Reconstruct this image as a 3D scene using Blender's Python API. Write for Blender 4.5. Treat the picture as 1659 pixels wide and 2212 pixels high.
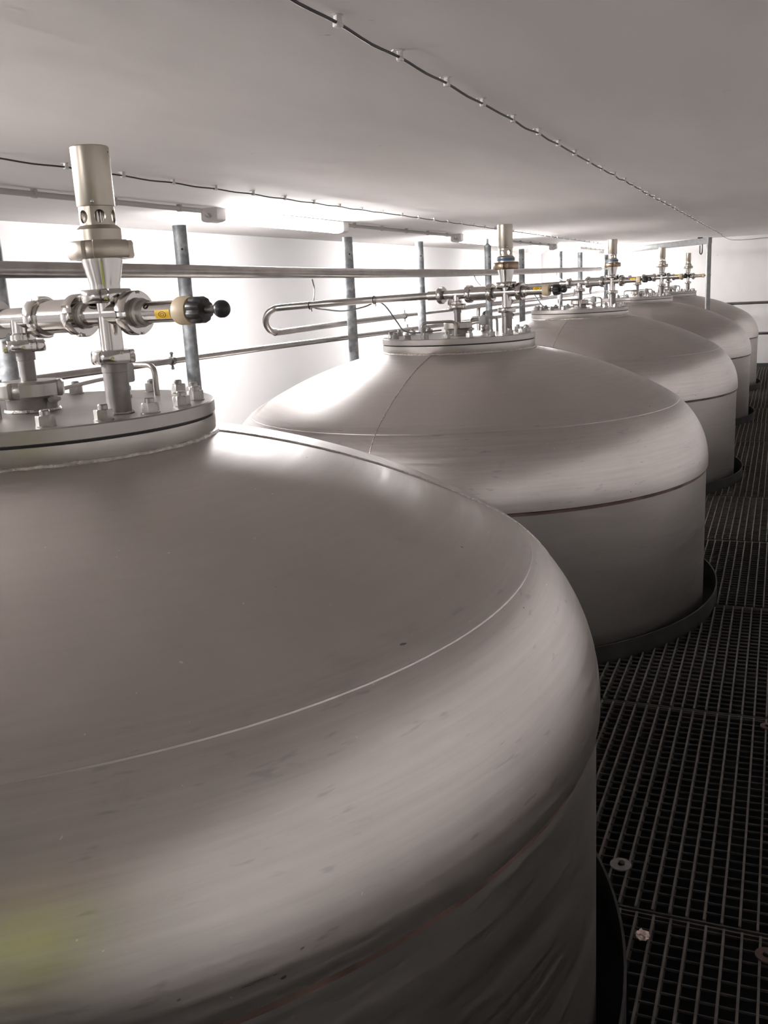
import bpy, bmesh, math, random
from mathutils import Vector, Matrix
random.seed(7)
for o in list(bpy.data.objects): bpy.data.objects.remove(o)
scene = bpy.context.scene
COL = scene.collection
PI = math.pi
H = 1.225                      # camera height above the walkway grating

# ------------------------------------------------------------------ camera
cd = bpy.data.cameras.new('camera'); cam = bpy.data.objects.new('camera', cd); COL.objects.link(cam)
cd.sensor_fit = 'HORIZONTAL'; cd.sensor_width = 36.0; cd.lens = 2011.3 / 1659.0 * 36.0
cd.clip_start = 0.02; cd.clip_end = 100
RX = Vector((0.38464846, -0.92163264, -0.0513696)); UY = Vector((0.23051875, 0.04202239, 0.97216008)); FZ = Vector((0.89381579, 0.38578153, -0.22861745))
mw = Matrix(((RX.x, UY.x, -FZ.x, 0), (RX.y, UY.y, -FZ.y, 0), (RX.z, UY.z, -FZ.z, H), (0, 0, 0, 1)))
cam.matrix_world = mw
scene.camera = cam

# ------------------------------------------------------------------ world and exposure
w = bpy.data.worlds.new('world'); scene.world = w; w.use_nodes = True
w.node_tree.nodes['Background'].inputs[0].default_value = (0.5, 0.5, 0.5, 1)
w.node_tree.nodes['Background'].inputs[1].default_value = 0.0
vs = scene.view_settings
vs.view_transform = 'Standard'; vs.look = 'None'; vs.gamma = 1.0; vs.use_curve_mapping = False
vs.exposure = 0.0
LAMP_STRENGTH = 235.0
LAMP_X = (-3.68, 0.25, 4.19, 8.12, 11.95, 15.45)  # first entry is an added unseen lamp that lightens the near tanks
LAMP_Y = 2.68

# ------------------------------------------------------------------ materials
MATS = {}
def mat(name, color, rough=0.5, metal=0.0, spec=0.5, emit=None, var=0.0, vscale=8.0, bump=0.0, bscale=60.0, rvar=0.0, build=None):
    m = bpy.data.materials.new(name); m.use_nodes = True
    nt = m.node_tree; b = nt.nodes['Principled BSDF']
    b.inputs['Base Color'].default_value = (*color, 1); b.inputs['Roughness'].default_value = rough
    b.inputs['Metallic'].default_value = metal; b.inputs['Specular IOR Level'].default_value = spec
    N = lambda t: nt.nodes.new(t); L = nt.links.new
    tc = N('ShaderNodeTexCoord')
    if var > 0:
        n = N('ShaderNodeTexNoise'); n.inputs['Scale'].default_value = vscale; n.inputs['Detail'].default_value = 6
        L(tc.outputs['Object'], n.inputs['Vector'])
        r = N('ShaderNodeValToRGB'); r.color_ramp.elements[0].position = 0.3; r.color_ramp.elements[1].position = 0.7
        r.color_ramp.elements[0].color = (*[c * (1 - var) for c in color], 1)
        r.color_ramp.elements[1].color = (*[min(1, c * (1 + var)) for c in color], 1)
        L(n.outputs['Fac'], r.inputs['Fac']); L(r.outputs['Color'], b.inputs['Base Color'])
        if rvar > 0:
            mr = N('ShaderNodeMapRange'); mr.inputs['To Min'].default_value = rough - rvar; mr.inputs['To Max'].default_value = rough + rvar
            L(n.outputs['Fac'], mr.inputs['Value']); L(mr.outputs['Result'], b.inputs['Roughness'])
    if bump > 0:
        n2 = N('ShaderNodeTexNoise'); n2.inputs['Scale'].default_value = bscale; n2.inputs['Detail'].default_value = 4
        L(tc.outputs['Object'], n2.inputs['Vector'])
        bp = N('ShaderNodeBump'); bp.inputs['Strength'].default_value = bump; bp.inputs['Distance'].default_value = 0.01
        L(n2.outputs['Fac'], bp.inputs['Height']); L(bp.outputs['Normal'], b.inputs['Normal'])
    if emit:
        b.inputs['Emission Color'].default_value = (*emit[0], 1); b.inputs['Emission Strength'].default_value = emit[1]
    if build: build(nt, b, tc, N, L)
    MATS[name] = m
    return m

def tank_nodes(base, streak_amt, rough0, kn_drop=0.0, dash=0.80, bump_amt=0.05):
    def build(nt, b, tc, N, L):
        sep = N('ShaderNodeSeparateXYZ'); L(tc.outputs['Object'], sep.inputs[0])
        def M(op, a, c=None):
            n = N('ShaderNodeMath'); n.operation = op
            for i, v in enumerate((a, c)):
                if v is None: continue
                if isinstance(v, (int, float)): n.inputs[i].default_value = v
                else: L(v, n.inputs[i])
            return n.outputs[0]
        ang = M('ARCTAN2', sep.outputs['X'], M('MULTIPLY', sep.outputs['Y'], -1.0))
        rad = M('SQRT', M('ADD', M('POWER', sep.outputs['X'], 2.0), M('POWER', sep.outputs['Y'], 2.0)))
        def cyl(a, r, z):
            c = N('ShaderNodeCombineXYZ'); L(M('MULTIPLY', ang, a), c.inputs[0]); L(M('MULTIPLY', rad, r), c.inputs[1]); L(M('MULTIPLY', sep.outputs['Z'], z), c.inputs[2]); return c.outputs[0]
        def noise(vec, scale, detail=3.0, rough=0.6):
            n = N('ShaderNodeTexNoise'); n.inputs['Scale'].default_value = scale; n.inputs['Detail'].default_value = detail; n.inputs['Roughness'].default_value = rough
            L(vec, n.inputs['Vector']); return n.outputs['Fac']
        def ramp(fac, p0, p1, c0, c1):
            r = N('ShaderNodeMapRange'); r.interpolation_type = 'SMOOTHSTEP'
            r.inputs['From Min'].default_value = p0; r.inputs['From Max'].default_value = p1; r.inputs['To Min'].default_value = c0; r.inputs['To Max'].default_value = c1
            L(fac, r.inputs['Value']); return r.outputs['Result']
        brush = noise(cyl(3.0, 90.0, 90.0), 1.0, 5.0)             # brushing round the tank
        long_ = noise(cyl(1.2, 30.0, 30.0), 2.0, 3.0)
        cloud = noise(tc.outputs['Object'], 1.7, 4.0)
        soil = noise(tc.outputs['Object'], 9.0, 5.0, 0.65)
        dashes = noise(cyl(14.0, 70.0, 70.0), 1.0, 2.0)
        fleck = noise(cyl(26.0, 75.0, 75.0), 1.0, 1.0)
        speck = noise(tc.outputs['Object'], 150.0, 0.0)
        smear = noise(cyl(2.5, 9.0, 9.0), 1.0, 4.0, 0.7)
        ring = ramp(rad, 0.80, 0.86, 0.0, 1.0)                    # only the pressed knuckle and the shell are brushed
        def masked(x, lo): return M('ADD', M('MULTIPLY', M('SUBTRACT', x, 1.0), M('ADD', M('MULTIPLY', ring, 1.0 - lo), lo)), 1.0)
        v = M('MULTIPLY', masked(ramp(brush, 0.25, 0.75, 1 - streak_amt, 1 + streak_amt), 0.25), ramp(cloud, 0.3, 0.7, 0.93, 1.06))
        v = M('MULTIPLY', v, ramp(soil, 0.64, 0.78, 1.0, 0.87))
        v = M('MULTIPLY', v, masked(ramp(dashes, 0.63, 0.73, 1.0, dash), 0.15))
        v = M('MULTIPLY', v, ramp(fleck, 0.80, 0.825, 1.0, 0.40))
        v = M('MULTIPLY', v, ramp(speck, 0.875, 0.885, 1.0, 1.4))
        v = M('MULTIPLY', v, ramp(smear, 0.66, 0.80, 1.0, 0.90))
        rgb = N('ShaderNodeMix'); rgb.data_type = 'RGBA'; rgb.blend_type = 'MULTIPLY'; rgb.inputs['Factor'].default_value = 1.0
        rgb.inputs['A'].default_value = (*base, 1)
        cc = N('ShaderNodeCombineColor')
        for i in range(3): L(v, cc.inputs[i])
        L(cc.outputs[0], rgb.inputs['B']); L(rgb.outputs['Result'], b.inputs['Base Color'])
        L(M('SUBTRACT', M('ADD', ramp(long_, 0.3, 0.7, rough0 - 0.04, rough0 + 0.04), ramp(brush, 0.3, 0.7, -0.04, 0.04)), M('MULTIPLY', ring, kn_drop)), b.inputs['Roughness'])
        bp = N('ShaderNodeBump'); bp.inputs['Strength'].default_value = bump_amt; bp.inputs['Distance'].default_value = 0.004
        L(brush, bp.inputs['Height']); L(bp.outputs['Normal'], b.inputs['Normal'])
    return build
def galv_nodes(nt, b, tc, N, L):
    v = N('ShaderNodeTexVoronoi'); v.inputs['Scale'].default_value = 55.0; L(tc.outputs['Object'], v.inputs['Vector'])
    n = N('ShaderNodeTexNoise'); n.inputs['Scale'].default_value = 25.0; n.inputs['Detail'].default_value = 4; L(tc.outputs['Object'], n.inputs['Vector'])
    r = N('ShaderNodeValToRGB'); e = r.color_ramp.elements
    e[0].position = 0.42; e[0].color = (0.22, 0.235, 0.245, 1); e[1].position = 0.68; e[1].color = (0.46, 0.475, 0.485, 1)
    L(n.outputs['Fac'], r.inputs['Fac'])
    mx = N('ShaderNodeMix'); mx.data_type = 'RGBA'; mx.blend_type = 'MULTIPLY'; mx.inputs['Factor'].default_value = 0.30
    L(r.outputs['Color'], mx.inputs['A']); L(v.outputs['Distance'], mx.inputs['B']); L(mx.outputs['Result'], b.inputs['Base Color'])
def plaster_nodes(base):
    def build(nt, b, tc, N, L):
        mp = N('ShaderNodeMapping'); mp.inputs['Scale'].default_value = (0.5, 1.8, 1.0); L(tc.outputs['Object'], mp.inputs['Vector'])
        n = N('ShaderNodeTexNoise'); n.inputs['Scale'].default_value = 2.2; n.inputs['Detail'].default_value = 7; L(mp.outputs[0], n.inputs['Vector'])
        r = N('ShaderNodeValToRGB'); e = r.color_ramp.elements
        e[0].position = 0.3; e[0].color = (*[c * 0.95 for c in base], 1); e[1].position = 0.75; e[1].color = (*[min(1, c * 1.03) for c in base], 1)
        L(n.outputs['Fac'], r.inputs['Fac'])
        s = N('ShaderNodeTexNoise'); s.inputs['Scale'].default_value = 16.0; s.inputs['Detail'].default_value = 2; L(tc.outputs['Object'], s.inputs['Vector'])
        r2 = N('ShaderNodeValToRGB'); f = r2.color_ramp.elements
        f[0].position = 0.76; f[0].color = (1, 1, 1, 1); f[1].position = 0.80; f[1].color = (0.72, 0.70, 0.69, 1); L(s.outputs['Fac'], r2.inputs['Fac'])
        mx = N('ShaderNodeMix'); mx.data_type = 'RGBA'; mx.blend_type = 'MULTIPLY'; mx.inputs['Factor'].default_value = 1.0
        L(r.outputs['Color'], mx.inputs['A']); L(r2.outputs['Color'], mx.inputs['B']); L(mx.outputs['Result'], b.inputs['Base Color'])
        wv = N('ShaderNodeTexNoise'); wv.inputs['Scale'].default_value = 1.3; wv.inputs['Detail'].default_value = 5; L(mp.outputs[0], wv.inputs['Vector'])
        bp = N('ShaderNodeBump'); bp.inputs['Strength'].default_value = 0.35; bp.inputs['Distance'].default_value = 0.02
        L(wv.outputs['Fac'], bp.inputs['Height']); L(bp.outputs['Normal'], b.inputs['Normal'])
    return build

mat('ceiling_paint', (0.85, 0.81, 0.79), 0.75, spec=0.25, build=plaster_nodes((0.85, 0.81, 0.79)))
mat('wall_grey_paint', (0.50, 0.487, 0.483), 0.7, spec=0.25, build=plaster_nodes((0.50, 0.487, 0.483)))  # white wall darkened in its colour so the lamps burn it out less
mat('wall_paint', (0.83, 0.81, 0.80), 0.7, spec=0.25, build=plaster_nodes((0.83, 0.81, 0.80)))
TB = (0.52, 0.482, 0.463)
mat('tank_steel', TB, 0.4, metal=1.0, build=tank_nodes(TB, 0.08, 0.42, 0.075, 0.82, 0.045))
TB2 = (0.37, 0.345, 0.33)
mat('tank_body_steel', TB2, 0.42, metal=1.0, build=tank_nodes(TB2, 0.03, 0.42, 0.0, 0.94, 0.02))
mat('seam_steel', (0.15, 0.095, 0.08), 0.6, metal=0.4, var=0.35, vscale=14)
mat('weld_steel', (0.52, 0.48, 0.455), 0.38, metal=1.0, var=0.25, vscale=90, bump=0.5, bscale=160)
mat('flange_steel', (0.48, 0.455, 0.43), 0.36, metal=1.0, var=0.08, vscale=12, rvar=0.06)
mat('lid_steel', (0.40, 0.375, 0.355), 0.42, metal=1.0, var=0.08, vscale=10, rvar=0.05)
mat('polished_steel', (0.56, 0.535, 0.515), 0.13, metal=1.0, var=0.06, vscale=30)
mat('satin_steel', (0.42, 0.395, 0.37), 0.33, metal=1.0, var=0.07, vscale=30)
mat('champagne_steel', (0.46, 0.415, 0.355), 0.36, metal=1.0, var=0.05, vscale=25)
mat('bronze_steel', (0.30, 0.225, 0.165), 0.35, metal=1.0, var=0.2, vscale=30)
mat('dull_steel', (0.215, 0.20, 0.19), 0.48, metal=1.0, var=0.18, vscale=40)
mat('pipe_steel', (0.38, 0.36, 0.345), 0.34, metal=1.0, var=0.14, vscale=12, rvar=0.06)
mat('bolt_steel', (0.36, 0.345, 0.33), 0.35, metal=1.0, var=0.15, vscale=50)
mat('galvanised', (0.35, 0.38, 0.4), 0.55, metal=0.35, build=galv_nodes)
mat('collar_steel', (0.04, 0.039, 0.038), 0.55, metal=0.6, var=0.3, vscale=9)
mat('grating_steel', (0.085, 0.075, 0.067), 0.6, metal=0.3, var=0.35, vscale=30)
mat('rod_steel', (0.045, 0.04, 0.037), 0.65, metal=0.3, var=0.3, vscale=30)
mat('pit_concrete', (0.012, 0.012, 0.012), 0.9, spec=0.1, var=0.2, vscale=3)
mat('black_rubber', (0.012, 0.012, 0.012), 0.6)
mat('black_plastic', (0.022, 0.020, 0.020), 0.42)
mat('ball_plastic', (0.018, 0.019, 0.021), 0.36)
mat('cream_plastic', (0.66, 0.53, 0.36), 0.45, var=0.05, vscale=40)
mat('grey_plastic', (0.36, 0.36, 0.35), 0.5)
mat('light_grey_plastic', (0.55, 0.53, 0.52), 0.5)
mat('blue_band', (0.05, 0.11, 0.20), 0.45)
mat('yellow_label', (0.85, 0.52, 0.02), 0.5)
mat('label_ink', (0.03, 0.02, 0.01), 0.6)
mat('cable_black', (0.02, 0.016, 0.014), 0.5)
mat('cable_grey', (0.20, 0.20, 0.20), 0.5)
mat('conduit_grey', (0.42, 0.405, 0.40), 0.55)
mat('clip_white', (0.60, 0.57, 0.54), 0.6, var=0.12, vscale=120)
mat('lamp_diffuser', (0.9, 0.9, 0.9), 0.4, emit=((1.0, 0.985, 0.985), LAMP_STRENGTH))
mat('white_plastic', (0.82, 0.82, 0.82), 0.4)
mat('dark_paint', (0.05, 0.055, 0.06), 0.6)
mat('rail_steel', (0.16, 0.15, 0.145), 0.45, metal=0.7, var=0.15, vscale=20)
mat('frame_steel', (0.25, 0.25, 0.25), 0.5, metal=0.4, var=0.15, vscale=25)
mat('washer_steel', (0.16, 0.155, 0.15), 0.5, metal=0.5, var=0.2, vscale=40)
mat('rust_steel', (0.07, 0.038, 0.03), 0.7, metal=0.3, var=0.3, vscale=60)
mat('paper', (0.62, 0.47, 0.42), 0.8, var=0.4, vscale=120)
mat('inner_dark', (0.05, 0.048, 0.045), 0.35, metal=0.8)

# ------------------------------------------------------------------ mesh builder
class MB:
    def __init__(s): s.v = []; s.f = []
    def add(s, vs_, fs, M=None):
        k = len(s.v)
        s.v += [tuple(M @ Vector(p)) if M else tuple(p) for p in vs_]
        s.f += [tuple(i + k for i in q) for q in fs]
        return s
    def rings(s, rings, M=None, cap=(True, True), closed=False):
        n = len(rings[0]); V = [p for r in rings for p in r]; F = []
        m = len(rings)
        for i in range(m if closed else m - 1):
            a = i * n; b = ((i + 1) % m) * n
            for j in range(n): F.append((a + j, a + (j + 1) % n, b + (j + 1) % n, b + j))
        if not closed:
            if cap[0]: F.append(tuple(reversed(range(n))))
            if cap[1]: F.append(tuple((m - 1) * n + j for j in range(n)))
        return s.add(V, F, M)
    def lathe(s, prof, seg=32, M=None, closed=False, cap=(True, True)):
        return s.rings([[(r * math.cos(2 * PI * j / seg), r * math.sin(2 * PI * j / seg), z) for j in range(seg)] for r, z in prof], M, cap, closed)
    def polar(s, fn, prof, seg=64, M=None, cap=(True, True), closed=False):
        # fn(angle) -> radius factor, prof = (factor, z, follow) : follow 1 keeps the outline, 0 is a plain circle
        R = []
        for f, z, k in prof:
            R.append([((f * (1 + k * (fn(2 * PI * j / seg) - 1))) * math.cos(2 * PI * j / seg), (f * (1 + k * (fn(2 * PI * j / seg) - 1))) * math.sin(2 * PI * j / seg), z) for j in range(seg)])
        return s.rings(R, M, cap, closed)
    def box(s, c, d, M=None, bev=0.0):
        x, y, z = d[0] / 2, d[1] / 2, d[2] / 2
        if bev <= 0:
            V = [(c[0] + i * x, c[1] + j * y, c[2] + k * z) for i in (-1, 1) for j in (-1, 1) for k in (-1, 1)]
            return s.add(V, [(0, 1, 3, 2), (4, 6, 7, 5), (0, 4, 5, 1), (2, 3, 7, 6), (0, 2, 6, 4), (1, 5, 7, 3)], M)
        def rr(ex, zz):
            P = []
            bx, by = x - ex, y - ex; rb = max(bev - ex, bev * 0.3)
            for q, (sx, sy) in enumerate(((1, 1), (-1, 1), (-1, -1), (1, -1))):
                for t in range(4):
                    a = PI / 2 * q + PI / 2 * t / 3
                    P.append((c[0] + sx * (bx - rb) + rb * math.cos(a), c[1] + sy * (by - rb) + rb * math.sin(a), c[2] + zz))
            return P
        e = bev * 0.5
        return s.rings([rr(e, -z), rr(e * .3, -z + e * .3), rr(0, -z + e), rr(0, z - e), rr(e * .3, z - e * .3), rr(e, z)], M)
    def tube(s, path, r, seg=14, cap=(True, True)):
        P = [Vector(p) for p in path]; n = len(P)
        T = [(P[min(i + 1, n - 1)] - P[max(i - 1, 0)]).normalized() for i in range(n)]
        up = Vector((0, 0, 1)) if abs(T[0].z) < 0.9 else Vector((1, 0, 0))
        a = T[0].cross(up).normalized(); R = []
        for i in range(n):
            a = (a - T[i] * a.dot(T[i])).normalized(); b = T[i].cross(a)
            rr = r[i] if isinstance(r, (list, tuple)) else r
            R.append([tuple(P[i] + rr * (a * math.cos(2 * PI * j / seg) + b * math.sin(2 * PI * j / seg))) for j in range(seg)])
        return s.rings(R, None, cap)
    def sphere(s, c, r, seg=20, rg=12, M=None, sc=(1, 1, 1)):
        R = []
        for i in range(1, rg):
            t = PI * i / rg
            R.append([(c[0] + sc[0] * r * math.sin(t) * math.cos(2 * PI * j / seg), c[1] + sc[1] * r * math.sin(t) * math.sin(2 * PI * j / seg), c[2] - sc[2] * r * math.cos(t)) for j in range(seg)])
        return s.rings(R, M)
    def mesh(s, name, material, smooth=True, angle=35):
        me = bpy.data.meshes.new(name); me.from_pydata(s.v, [], s.f); me.update()
        bm = bmesh.new(); bm.from_mesh(me); bmesh.ops.recalc_face_normals(bm, faces=bm.faces); bm.to_mesh(me); bm.free()
        me.materials.append(MATS[material])
        if smooth:
            me.polygons.foreach_set('use_smooth', [True] * len(me.polygons))
            me.set_sharp_from_angle(angle=math.radians(angle))
        return me
    def build(s, name, material, parent=None, smooth=True, angle=35):
        o = bpy.data.objects.new(name, s.mesh(name, material, smooth, angle)); COL.objects.link(o)
        if parent: o.parent = parent
        return o

def empty(name, loc=(0, 0, 0), rz=0.0, parent=None):
    o = bpy.data.objects.new(name, None); o.empty_display_size = 0.05; COL.objects.link(o)
    o.location = loc; o.rotation_euler = (0, 0, rz)
    if parent: o.parent = parent
    return o
def tag(o, label=None, cat=None, group=None, kind=None):
    if label: o['label'] = label
    if cat: o['category'] = cat
    if group: o['group'] = group
    if kind: o['kind'] = kind
    return o
def inst(name, me, parent=None, M=None):
    o = bpy.data.objects.new(name, me); COL.objects.link(o)
    if parent: o.parent = parent
    if M: o.matrix_local = M
    return o
def copy_tree(o, parent=None):
    c = o.copy(); COL.objects.link(c); c.parent = parent
    for ch in list(o.children): copy_tree(ch, c)
    return c
AX = Matrix.Rotation(PI / 2, 4, 'Y')             # lathe axis z -> x
def along_x(x0, z=0.0, y=0.0): return Matrix.Translation((x0, y, z)) @ AX
def arc(c, r, a0, a1, e1, e2, n=8):
    c = Vector(c); e1 = Vector(e1); e2 = Vector(e2)
    return [c + r * (math.cos(a0 + (a1 - a0) * i / n) * e1 + math.sin(a0 + (a1 - a0) * i / n) * e2) for i in range(n + 1)]
def fillet(path, rad, n=6):
    P = [Vector(p) for p in path]; out = [P[0]]
    for i in range(1, len(P) - 1):
        a = (P[i - 1] - P[i]); b = (P[i + 1] - P[i]); d = min(rad, a.length * .49, b.length * .49)
        p0 = P[i] + a.normalized() * d; p2 = P[i] + b.normalized() * d
        for k in range(n + 1):
            t = k / n; out.append((1 - t) ** 2 * p0 + 2 * t * (1 - t) * P[i] + t * t * p2)
    out.append(P[-1]); return out
def spline(pts, n=8):
    P = [Vector(p) for p in pts]; P = [P[0] * 2 - P[1]] + P + [P[-1] * 2 - P[-2]]; out = []
    for i in range(1, len(P) - 2):
        a, b, c, d = P[i - 1:i + 3]
        for k in range(n):
            t = k / n
            out.append(0.5 * ((2 * b) + (c - a) * t + (2 * a - 5 * b + 4 * c - d) * t * t + (3 * b - a - 3 * c + d) * t ** 3))
    out.append(P[-2]); return out

# ------------------------------------------------------------------ room shell
X0, X1, XA = -5.6, 13.6, 17.6                       # back wall, far wall, end of the lamp bay
YR, YL, YC = -0.85, 3.70, 2.17
def ceil_z(x): return H + 0.448 + 0.0030 * x
def slab(name, pts, material, normal_thick):
    # prism from a quad and an offset vector
    mb = MB(); n = Vector(normal_thick); a = [Vector(p) for p in pts]; b = [p + n for p in a]; k = len(a)
    mb.add([tuple(p) for p in a + b], [tuple(range(k)), tuple(range(2 * k - 1, k - 1, -1))] + [(i, i + k, (i + 1) % k + k, (i + 1) % k) for i in range(k)])
    o = mb.build(name, material, smooth=False); tag(o, kind='structure'); return o
ZB = -0.55
slab('ceiling', [(X0, YR, ceil_z(X0)), (XA, YR, ceil_z(XA)), (XA, YL, ceil_z(XA)), (X0, YL, ceil_z(X0))], 'ceiling_paint', (0, 0, 0.2))
ZT = 1.9
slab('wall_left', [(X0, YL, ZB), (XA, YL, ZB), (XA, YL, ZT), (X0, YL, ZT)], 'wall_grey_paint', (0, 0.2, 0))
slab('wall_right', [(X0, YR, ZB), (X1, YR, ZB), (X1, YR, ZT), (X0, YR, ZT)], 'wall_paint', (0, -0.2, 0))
slab('wall_back', [(X0, YR, ZB), (X0, YL, ZB), (X0, YL, ZT), (X0, YR, ZT)], 'wall_paint', (-0.2, 0, 0))
slab('wall_far', [(X1, YR, ZB), (X1, YC, ZB), (X1, YC, ZT), (X1, YR, ZT)], 'wall_paint', (0.25, 0, 0))
slab('wall_return', [(X1 + 0.25, YC - 0.2, ZB), (XA, YC - 0.2, ZB), (XA, YC - 0.2, ZT), (X1 + 0.25, YC - 0.2, ZT)], 'wall_paint', (0, 0.2, 0))
slab('wall_bay', [(XA, YC, ZB), (XA, YL, ZB), (XA, YL, ZT), (XA, YC, ZT)], 'wall_paint', (0.2, 0, 0))
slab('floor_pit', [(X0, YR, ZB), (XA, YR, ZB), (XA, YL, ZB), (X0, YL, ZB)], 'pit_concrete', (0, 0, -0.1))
slab('floor_bay', [(X1 + 0.002, YC, 0), (XA, YC, 0), (XA, YL, 0), (X1 + 0.002, YL, 0)], 'conduit_grey', (0, 0, -0.1))
slab('trim_1', [(X1 - 0.012, YR, -0.02), (X1 - 0.012, YC, -0.02), (X1 - 0.012, YC, 0.05), (X1 - 0.012, YR, 0.05)], 'dark_paint', (0.0115, 0, 0))

# ------------------------------------------------------------------ tank positions (fitted)
TANK = [(1.2793, 1.2073, 1.0564), (3.6504, 1.2073, 1.0458), (6.1372, 1.2073, 1.0663), (8.7487, 1.2073, 1.0763), (11.2250, 1.2073, 1.0733)]
ZL = 1.0636                                          # lid top of the prototype
TR = 0.970; COLLAR_R = 1.016

# ------------------------------------------------------------------ floor of grating panels
BAR_P = 0.0327
JOINTS = [0.72 + 0.9595 * k for k in range(-6, 15)]
floor = empty('floor'); tag(floor, kind='structure')
def cut(lo, hi, holes):
    segs = [(lo, hi)]
    for a, b in holes:
        new = []
        for s0, s1 in segs:
            if b <= s0 or a >= s1: new.append((s0, s1)); continue
            if a > s0: new.append((s0, a))
            if b < s1: new.append((b, s1))
        segs = new
    return [(a, b) for a, b in segs if b - a > 0.01]
def bar_segs(y, x0, x1):
    hs = []
    for tx, ty, _ in TANK:
        d = (COLLAR_R + 0.004) ** 2 - (y - ty) ** 2
        if d > 0: hs.append((tx - math.sqrt(d), tx + math.sqrt(d)))
    return cut(x0, x1, hs)
def rod_segs(x, y0, y1):
    hs = []
    for tx, ty, _ in TANK:
        d = (COLLAR_R + 0.004) ** 2 - (x - tx) ** 2
        if d > 0: hs.append((ty - math.sqrt(d), ty + math.sqrt(d)))
    return cut(y0, y1, hs)
ny0 = int(math.ceil((YR + 0.02) / BAR_P)); ny1 = int(math.floor((YL - 0.02) / BAR_P))
YOFF = -0.0055
nb = nr = 0
for j in range(len(JOINTS) - 1):
    a = max(JOINTS[j] + 0.004, X0 + 0.01); b = min(JOINTS[j + 1] - 0.004, (XA - 0.01))
    if b - a < 0.05: continue
    near = j in (6, 7, 8, 9)                          # panels in the lower right of the photograph
    shift = random.uniform(-0.006, 0.006) if j != 7 else 0
    xlim = X1 - 0.02
    fr = MB()
    for xe in (a + 0.002, b - 0.002):
        if xe < xlim:
            for s0, s1 in rod_segs(xe, YR + 0.01, YL - 0.01): fr.box((xe, (s0 + s1) / 2, -0.019), (0.004, s1 - s0, 0.030))
    if not fr.v: continue
    panel = fr.build('grating_panel', 'rod_steel', floor, smooth=False)
    rest = MB()
    for k in range(ny0, ny1 + 1):
        y = k * BAR_P + YOFF + shift
        sg = bar_segs(y, a + 0.004, min(b - 0.004, xlim))
        if not sg: continue
        if near and -0.20 < y < 0.62:
            m = MB()
            for s0, s1 in sg: m.box(((s0 + s1) / 2, y, -0.015), (s1 - s0, 0.0046, 0.030))
            m.build('bearing_bar', 'grating_steel', panel, smooth=False); nb += 1
        else:
            for s0, s1 in sg: rest.box(((s0 + s1) / 2, y, -0.015), (s1 - s0, 0.0046, 0.030))
    k = 0; x = a + 0.004 + BAR_P * 0.9
    while x < min(b - 0.008, xlim):
        full = rod_segs(x, YR + 0.01, YL - 0.01)
        if near:
            m = MB()
            for s0, s1 in full:
                if s0 < 1.1: m.box((x, (s0 + s1) / 2, -0.0055), (0.0022, s1 - s0, 0.0045))
                else: rest.box((x, (s0 + s1) / 2, -0.0055), (0.0022, s1 - s0, 0.0045))
            m.build('cross_rod', 'rod_steel', panel, smooth=False); nr += 1
        else:
            for s0, s1 in full: rest.box((x, (s0 + s1) / 2, -0.0055), (0.0022, s1 - s0, 0.0045))
        x += BAR_P * 0.985
    if rest.v: tag(rest.build('far_bars', 'grating_steel', panel, smooth=False), kind='stuff')

# ------------------------------------------------------------------ ceiling cables with clips
def clip_mesh():
    m = MB(); m.box((0, 0, -0.0075), (0.013, 0.010, 0.015), bev=0.002); m.box((0, 0, -0.017), (0.016, 0.013, 0.007), bev=0.003); m.lathe([(0.010, -0.0005), (0.0105, -0.0015), (0.006, -0.003)], 12)
    m.box((0.004, 0.008, -0.002), (0.018, 0.014, 0.003), M=Matrix.Rotation(0.5, 4, 'Z')); return m.mesh('clip', 'clip_white')
CLIP = clip_mesh()
def ceiling_cable(name, label, xs, yf, end=None, amp=0.004):
    root = empty(name, (xs[0], yf(xs[0]), ceil_z(xs[0])))
    tag(root, label, 'cable', 'cables clipped to the ceiling')
    pts = []
    for i, x in enumerate(xs):
        y = yf(x) + random.uniform(-amp, amp)
        pts.append(Vector((x, y, ceil_z(x) - 0.013)))
        c = inst('clip', CLIP, root, Matrix.Translation(Vector((x, y, ceil_z(x) + 0.001)) - root.location) @ Matrix.Rotation(random.uniform(-.35, .35), 4, 'Z'))
        if i + 1 < len(xs):
            xm = (x + xs[i + 1]) / 2; pts.append(Vector((xm, yf(xm) + random.uniform(-amp, amp) * .5, ceil_z(xm) - 0.015 - random.uniform(0, .003))))
    if end: pts += [Vector(e) for e in end]
    MB().tube([p - root.location for p in spline(pts, 3)], 0.0027, 8).build('cable_run', 'cable_black', root)
xs1 = [-0.99 + 0.281 * i for i in range(49) if -0.99 + 0.281 * i < 12.4]
ceiling_cable('ceiling_cable', 'dark cable clipped along the ceiling straight above the tank row', xs1, lambda x: 0.700 + 0.0006 * x,
              end=[(12.75, 0.735, H + 0.475), (13.1, 0.70, H + 0.455), (13.45, 0.64, H + 0.44), (13.565, 0.48, H + 0.437), (13.565, 0.2, H + 0.445), (13.565, -0.7, H + 0.45)])
xs2 = [-0.75 + 0.297 * i for i in range(46)]
ceiling_cable('ceiling_cable', 'dark cable clipped along the ceiling beside the fluorescent lamps', xs2, lambda x: 2.115 + 0.006 * x)

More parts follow.
